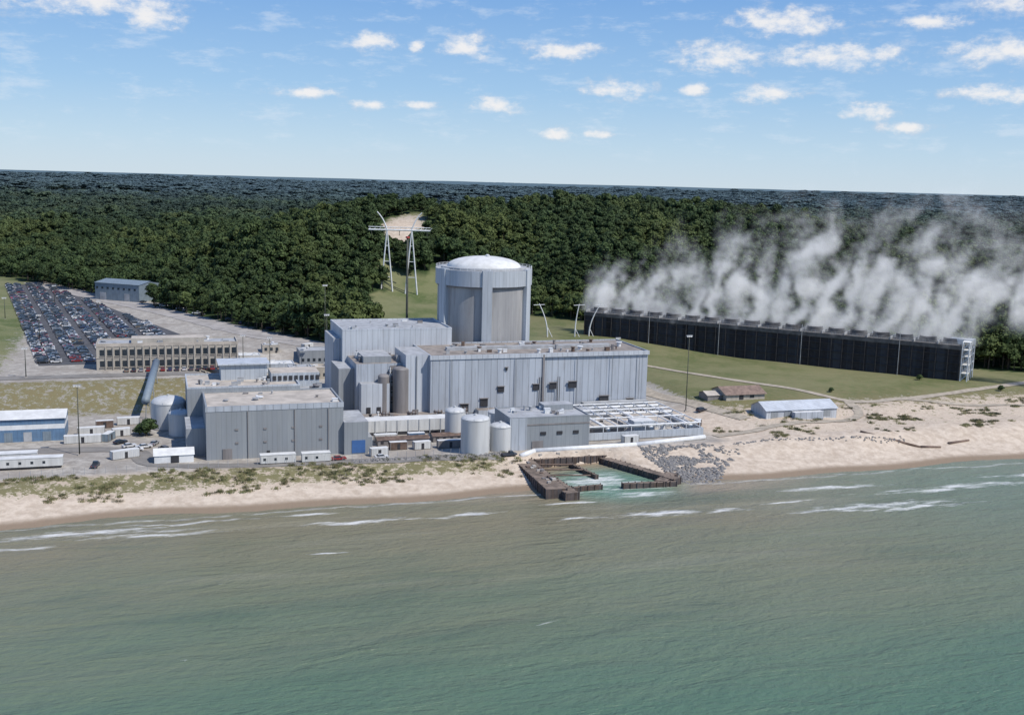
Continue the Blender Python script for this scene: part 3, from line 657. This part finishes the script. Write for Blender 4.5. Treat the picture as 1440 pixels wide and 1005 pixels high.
def tree(name,seed,R=4.6,Hh=14,nb=13,nl=52,ls=.9):
    r=np.random.default_rng(seed);b=MB()
    b.beam((0,0,-1),(0,0,Hh*.55),.35,bark,7,.2)
    for i in range(nb):
        a=r.uniform(0,6.28);q=r.uniform(0,1)**.6;zz=r.uniform(.38,.86)
        prof=math.sin(min(1,(1.05-zz)/.55)*1.57)
        c=np.array([math.cos(a)*q*R*.72*prof,math.sin(a)*q*R*.72*prof,Hh*zz]);rad=r.uniform(.32,.5)*R
        if i==0:c=np.array([0,0,Hh*.82])
        if i%3==0:b.beam((0,0,Hh*.4),tuple(c),.16,bark,5,.07)
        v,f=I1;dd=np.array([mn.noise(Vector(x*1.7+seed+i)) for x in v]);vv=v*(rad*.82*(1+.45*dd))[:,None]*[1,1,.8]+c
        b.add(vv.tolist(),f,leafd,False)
        d=r.normal(size=(nl,3));d[:,2]=np.abs(d[:,2])*1.0-.35;d/=np.linalg.norm(d,axis=1)[:,None]
        p=c+d*rad*(r.uniform(.8,1.18,nl))[:,None]*[1,1,.85]
        for k in range(nl):
            nrm=d[k]+r.normal(size=3)*.45;nrm/=np.linalg.norm(nrm);u=np.cross(nrm,[.3,.2,1]);u/=np.linalg.norm(u);w=np.cross(nrm,u);sz=ls*r.uniform(.5,1.1)
            an=r.uniform(0,3);u2=u*math.cos(an)+w*math.sin(an);w2=-u*math.sin(an)+w*math.cos(an)
            b.add([p[k]-u2*sz,p[k]-w2*sz*.6,p[k]+u2*sz,p[k]+w2*sz*.6],[(0,1,2,3)],leaf)
    o=b.done(name,o=(0,0,0),world=True);scene.collection.objects.unlink(o);return o
tcol=bpy.data.collections.new("tree_variants")
for i in range(5): tcol.objects.link(tree("tree_%d"%i,11+i,R=4.2+.6*(i%3),Hh=12+2.2*(i%3)))
def scatter(y0,y1,sp,scl,vs,flt=forest_mask,jit=.45):
    out=[]
    for y in np.arange(y0,y1,sp):
        w=.54*y+60;xs=np.arange(-w,w,sp)
        X=xs+rng.uniform(-jit,jit,len(xs))*sp;Y=y+rng.uniform(-jit,jit,len(xs))*sp
        m=flt(X,Y);X=X[m];Y=Y[m];Z=height(X,Y)
        gp=fb(X,Y,60)+.6*fb(X,Y,21)
        for a,b_,c_,g_ in zip(X,Y,Z,gp):
            k=rng.uniform(.6,1.25)*(1+.25*g_);out.append((a,b_,c_-.4,rng.uniform(0,6.28),scl*k,int(rng.integers(0,5)),vs*k*rng.uniform(.85,1.15)))
    return out
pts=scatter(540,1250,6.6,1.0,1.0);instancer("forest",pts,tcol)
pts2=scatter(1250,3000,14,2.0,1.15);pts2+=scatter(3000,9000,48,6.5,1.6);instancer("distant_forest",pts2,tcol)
sh=tree("shrub_v",40,R=3.6,Hh=6.5,nb=10,nl=70,ls=.5)
for s0,t0,k in [(-103.6,-8,1.15),(-106,-5,.7),(240,20,.5),(262,-8,.5),(180,2,.4)]:
    o=sh.copy();o.name="shrub";X,Y=W(s0,t0);o.location=(X,Y,gz(s0,t0)-1.2*k);o.scale=(k,k,k);scene.collection.objects.link(o)
# grass tufts
grm=mat("beach_grass_blades",(.14,.16,.065),.8,.4,1);grd=mat("dry_grass_blades",(.26,.22,.12),.8,.3,1)
gcol=bpy.data.collections.new("grass_variants")
for i in range(3):
    b=MB()
    for k in range(60):
        a=random.uniform(0,6.28);q=random.uniform(0,1.3);x=q*math.cos(a);y=q*math.sin(a);h=random.uniform(.4,.95);l=random.uniform(-.4,.4);w=.09
        b.add([(x-w,y,0),(x+w,y,0),(x+l,y+l*.5,h)],[(0,1,2)],grm if random.random()<.6 else grd)
    o=b.done("tuft_%d"%i,o=(0,0,0),world=True);scene.collection.objects.unlink(o);gcol.objects.link(o)
pts=[]
for _ in range(9000):
    s0=random.uniform(-190,330);t0=random.uniform(-80,-20)
    if s0<15:
        if t0>-59 or t0<-79: continue
    elif s0<98 or t0<-62: continue
    X,Y=W(s0,t0)
    if fb(X,Y,7)+.5*fb(X,Y,2.3)<(.1 if s0<15 else .4): continue
    pts.append((X,Y,float(height(X,Y)),random.uniform(0,6),random.uniform(.6,1.3),random.randrange(3),random.uniform(.6,1.2)))
instancer("beach_grass",pts,gcol)
# rocks
rk=mat("rock",(.25,.24,.23),.9,.45,.5);rcol=bpy.data.collections.new("rock_variants")
for i in range(3):
    v,f=I2;vv=v*np.array([1,.8,.6])*(1+.5*np.array([mn.noise(Vector(x*1.3+i*9)) for x in v]))[:,None];b=MB();b.add(vv.tolist(),f,rk)
    o=b.done("rock_%d"%i,o=(0,0,0),world=True);scene.collection.objects.unlink(o);rcol.objects.link(o)
pts=[]
for _ in range(2100):
    s0=random.gauss(71,9);t0=random.uniform(-95,-60)
    if s0<59+(-62-t0)*.1 or s0>98: continue
    if t0<-94+max(0,(s0-72))*1.1+random.gauss(0,2): continue
    if t0>-64+random.gauss(0,2.5): continue
    X,Y=W(s0,t0)
    if fb(X,Y,5)+.6*fb(X,Y,2)<-.4: continue
    k=random.uniform(.25,.8)*random.choice([1,1,1.35]);pts.append((X,Y,max(-.3,float(height(X,Y)))+.0,random.uniform(0,6),k,random.randrange(3),k))
for _ in range(120):
    s0=random.uniform(95,165);t0=-66+random.gauss(0,.9)+3*math.sin(s0/14);X,Y=W(s0,t0);k=random.uniform(.25,.6);pts.append((X,Y,float(height(X,Y))+.05,random.uniform(0,6),k,random.randrange(3),k))
for _ in range(300):
    s0=random.uniform(-40,12);t0=-60.5+random.gauss(0,.8);X,Y=W(s0,t0);k=random.uniform(.3,.8);pts.append((X,Y,float(height(X,Y))+.1,random.uniform(0,6),k,random.randrange(3),k))
instancer("rock_revetment",pts,rcol)
b=MB()
for s0,t0,s1,t1 in [(150,-62,168,-74),(168,-74,176,-75),(182,-72,192,-71)]: b.beam((s0,t0,gz(s0,t0)+.2),(s1,t1,gz(s1,t1)+.2),.6,brown,8,.4)
b.done("timber_groyne")
b=MB()
for i in range(70):
    s0=-190+i*3;z=gz(s0,-58.5);b.beam((s0,-58.5,z-.3),(s0,-58.5,z+2.2),.06,roofG,4)
b.done("perimeter_fence")
# ---------------------------------------------------------------- steam
LX,LY,LZ=270,50,92
ng=bpy.data.node_groups.new("steam_gn",'GeometryNodeTree');ng.interface.new_socket("Geometry",in_out='INPUT',socket_type='NodeSocketGeometry');ng.interface.new_socket("Geometry",in_out='OUTPUT',socket_type='NodeSocketGeometry')
n=N(ng);go=n.new('NodeGroupOutput')
pos=n.new('GeometryNodeInputPosition').outputs[0];p=n.sep(pos);x,y,z=p[0],p[1],p[2]
wv=n.noise(pos,.045,4,.6);wv2=n.noise(n.vm('ADD',pos,(50,9,3)),.12,3,.6)
xs=n.m('SUBTRACT',x,n.m('MULTIPLY',z,.22))
xs=n.m('ADD',xs,n.m('MULTIPLY',n.m('SUBTRACT',wv,.5),34))
xs=n.m('ADD',xs,n.m('MULTIPLY',n.m('SUBTRACT',wv2,.5),10))
fan=n.m('ABSOLUTE',n.m('SUBTRACT',n.m('PINGPONG',xs,5.45),5.45))
col_=n.m('SUBTRACT',1,n.m('DIVIDE',fan,5.45))
lowcol=n.ss(z,50,0)
n1=n.noise(n.comb(xs,y,n.m('MULTIPLY',z,.65)),.095,7,.68,.2)
toph=n.m('ADD',26,n.m('MULTIPLY',n.ss(x,-20,150),44));toph=n.m('SUBTRACT',toph,n.m('MULTIPLY',n.ss(x,185,260),14))
tn=n.noise(n.comb(xs,0,0),.05,3,.6);toph=n.m('MULTIPLY',toph,n.m('ADD',.5,n.m('MULTIPLY',tn,1.0)))
rel=n.m('DIVIDE',z,toph)
dd=n.m('ADD',n.m('MULTIPLY',n.m('SUBTRACT',n1,.5),3.9),n.m('MULTIPLY',n.m('MULTIPLY',n.m('SUBTRACT',col_,.5),lowcol),.8))
dd=n.m('ADD',dd,n.m('SUBTRACT',.66,n.m('MULTIPLY',rel,.74)))
yc=n.m('ABSOLUTE',n.m('SUBTRACT',y,n.m('ADD',9,n.m('MULTIPLY',z,.12))))
wid=n.m('ADD',4.5,n.m('MULTIPLY',z,.17))
dd=n.m('SUBTRACT',dd,n.m('MULTIPLY',n.ss(n.m('DIVIDE',yc,wid),.5,1.4),1.2))
dens=n.ss(dd,0,1.0)
endl=n.m('MULTIPLY',n.ss(x,-8,3),n.ss(x,270,240))
low=n.m('SUBTRACT',1,n.m('MULTIPLY',n.ss(x,196,204),n.ss(z,16,4)))
dens=n.m('MULTIPLY',n.m('MULTIPLY',dens,endl),low)
dens=n.m('MULTIPLY',dens,n.m('MULTIPLY',n.ss(rel,1.35,.25),.15))
vc=ng.nodes.new('GeometryNodeVolumeCube');n.put(vc.inputs['Density'],dens)
vc.inputs['Min'].default_value=(-10,-16,0);vc.inputs['Max'].default_value=(LX,LY-12,LZ)
vc.inputs['Resolution X'].default_value=160;vc.inputs['Resolution Y'].default_value=28;vc.inputs['Resolution Z'].default_value=54
stm=bpy.data.materials.new("steam_vapour");stm.use_nodes=True;nt=stm.node_tree;nt.nodes.clear();n=N(nt)
o_=n.new('ShaderNodeOutputMaterial');vs_=n.new('ShaderNodeVolumeScatter');em=n.new('ShaderNodeEmission');ad=n.new('ShaderNodeAddShader');da=n.attr("density")
vs_.inputs['Color'].default_value=(.98,.98,.98,1);vs_.inputs['Anisotropy'].default_value=0.;n.put(vs_.inputs['Density'],da)
em.inputs['Color'].default_value=(.94,.96,1,1);n.put(em.inputs['Strength'],n.m('MULTIPLY',da,.38))  # added glow scaled by density, standing in for light scattered within the steam
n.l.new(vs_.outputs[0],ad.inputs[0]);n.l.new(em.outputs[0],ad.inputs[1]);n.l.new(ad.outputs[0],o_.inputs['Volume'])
sm_=ng.nodes.new('GeometryNodeSetMaterial');sm_.inputs['Material'].default_value=stm
ng.links.new(vc.outputs[0],sm_.inputs[0]);ng.links.new(sm_.outputs[0],go.inputs[0])
vd=bpy.data.meshes.new("steam_plume");steam=bpy.data.objects.new("steam_plume",vd);scene.collection.objects.link(steam)
md=steam.modifiers.new("vol",'NODES');md.node_group=ng
steam.location=(40,606,25.3);steam.rotation_euler=(0,0,CTA)
# ---------------------------------------------------------------- world
wd_=bpy.data.worlds.new("World");scene.world=wd_;wd_.use_nodes=True;nt=wd_.node_tree;n=N(nt);bg=nt.nodes['Background'];bg.inputs['Strength'].default_value=.1
try:
    wd_.cycles.sampling_method='MANUAL';wd_.cycles.sample_map_resolution=256
except Exception: pass
EL,AZ=52,122
sky=n.new('ShaderNodeTexSky',sky_type='NISHITA');sky.sun_disc=False;sky.sun_elevation=math.radians(EL);sky.sun_rotation=math.radians(AZ);sky.altitude=100;sky.air_density=1.0;sky.dust_density=.3;sky.ozone_density=3.0
g=n.new('ShaderNodeTexCoord').outputs['Generated'];G_=n.sep(g)
az=n.m('MULTIPLY',n.m('ARCTAN2',G_[0],G_[1]),57.2958);el=n.m('MULTIPLY',n.m('ARCSINE',G_[2]),57.2958)
v=n.comb(az,el,0)
cr=n.new('ShaderNodeValToRGB');n.put(cr.inputs[0],n.m('DIVIDE',el,30,clamp=True))
e=cr.color_ramp.elements;e[0].position=0;e[0].color=(.60,.74,.87,1);e[1].position=1;e[1].color=(.08,.20,.53,1)
for p_,c_ in [(.06,(.50,.69,.88)),(.15,(.345,.575,.865)),(.32,(.185,.40,.79))]:
    q=e.new(p_);q.color=(*c_,1)
skyg=n.mix(.82,sky.outputs[0],n.vm('MULTIPLY',cr.outputs[0],(10,10,10)))
cn=n.noise(n.vm('MULTIPLY',v,(1,1.7,1)),.8,6,.64);cn2=n.noise(n.vm('MULTIPLY',n.vm('ADD',v,(-.1,.28,0)),(1,1.7,1)),.8,4,.6)
cl_=[(-21,7.95,8,1.6),(-18,7.2,3.4,.9),(-7.37,6.65,2.6,.9),(-5.15,6.6,.9,.5),(-2.8,6.65,2.5,1.2),(2.28,6.55,4,.85),(12.96,8.0,5,1.3),(19.9,7.9,3.6,.6),(24.4,9.1,5.2,2.3),(9.97,6.35,4.2,1.3),(15.7,6.4,6.6,1.2),(23.4,6.5,5.8,1.2),(5,4.75,3.3,.9),(8.76,4.75,1.5,.65),(12.3,4.6,2.9,.8),(23.4,4.6,4.4,.9),(17.2,3.8,2.7,.72),(-1.2,3.8,2.7,.85),(-10.6,4.1,3.4,.5),(-7.5,3.65,1.9,.5),(2.2,2.45,2.1,.62),(18.9,3.0,2.4,.5),(-5,3.7,1.6,.45),(3.9,2.5,1.8,.42),(-30,6,5,1.2),(33,7,6,1.6)]
acc=None
for a,b_,c_,d_ in cl_:
    q=n.vm('MULTIPLY',n.vm('SUBTRACT',v,(a,b_,0)),(1.45/c_,1.45/d_,0));ln=n.m('SUBTRACT',1,n.vm('LENGTH',q,out=1))
    acc=ln if acc is None else n.m('MAXIMUM',acc,ln)
cov=n.m('ADD',acc,n.m('MULTIPLY',n.m('SUBTRACT',cn,.5),2.9))
cov=n.m('MULTIPLY',n.ss(cov,-.05,1.1),n.ss(acc,-.9,.25))
lit=n.ss(n.m('SUBTRACT',n.m('ADD',acc,n.m('MULTIPLY',cn,1.6)),n.m('MULTIPLY',cn2,1.3)),.05,.75)
ccol=n.mix(lit,(5.6,6.3,7.5),(9.1,8.95,8.9))
th=n.m('MULTIPLY',n.ss(n.noise(n.vm('MULTIPLY',v,(1,3.2,1)),.35,5,.68),.50,.72),.36)
hz=n.mix(n.m('MULTIPLY',th,n.ss(el,.5,2.5)),skyg,(7.6,8.3,9.2))
fin=n.mix(n.m('MULTIPLY',cov,.92),hz,ccol)
n.put(bg.inputs['Color'],fin)
sun=bpy.data.lights.new("sun",'SUN');sun.energy=4.2;sun.angle=math.radians(.5);sun.color=(1,.95,.88);so=bpy.data.objects.new("sun",sun);scene.collection.objects.link(so)
e_,a_=math.radians(EL),math.radians(AZ);dv=Vector((math.sin(a_)*math.cos(e_),math.cos(a_)*math.cos(e_),math.sin(e_)));so.rotation_euler=dv.to_track_quat('Z','Y').to_euler()
# ---------------------------------------------------------------- camera
cam=bpy.data.cameras.new("camera");co_=bpy.data.objects.new("camera",cam);scene.collection.objects.link(co_);scene.camera=co_
cam.sensor_width=36;cam.lens=38.6;cam.clip_start=1;cam.clip_end=60000
co_.matrix_world=Matrix.Translation((0,0,95))@Matrix.Rotation(math.radians(80.9),4,'X')@Matrix.Rotation(math.radians(1.47),4,'Z')
scene.view_settings.view_transform='Standard';scene.view_settings.look='None';scene.view_settings.exposure=0
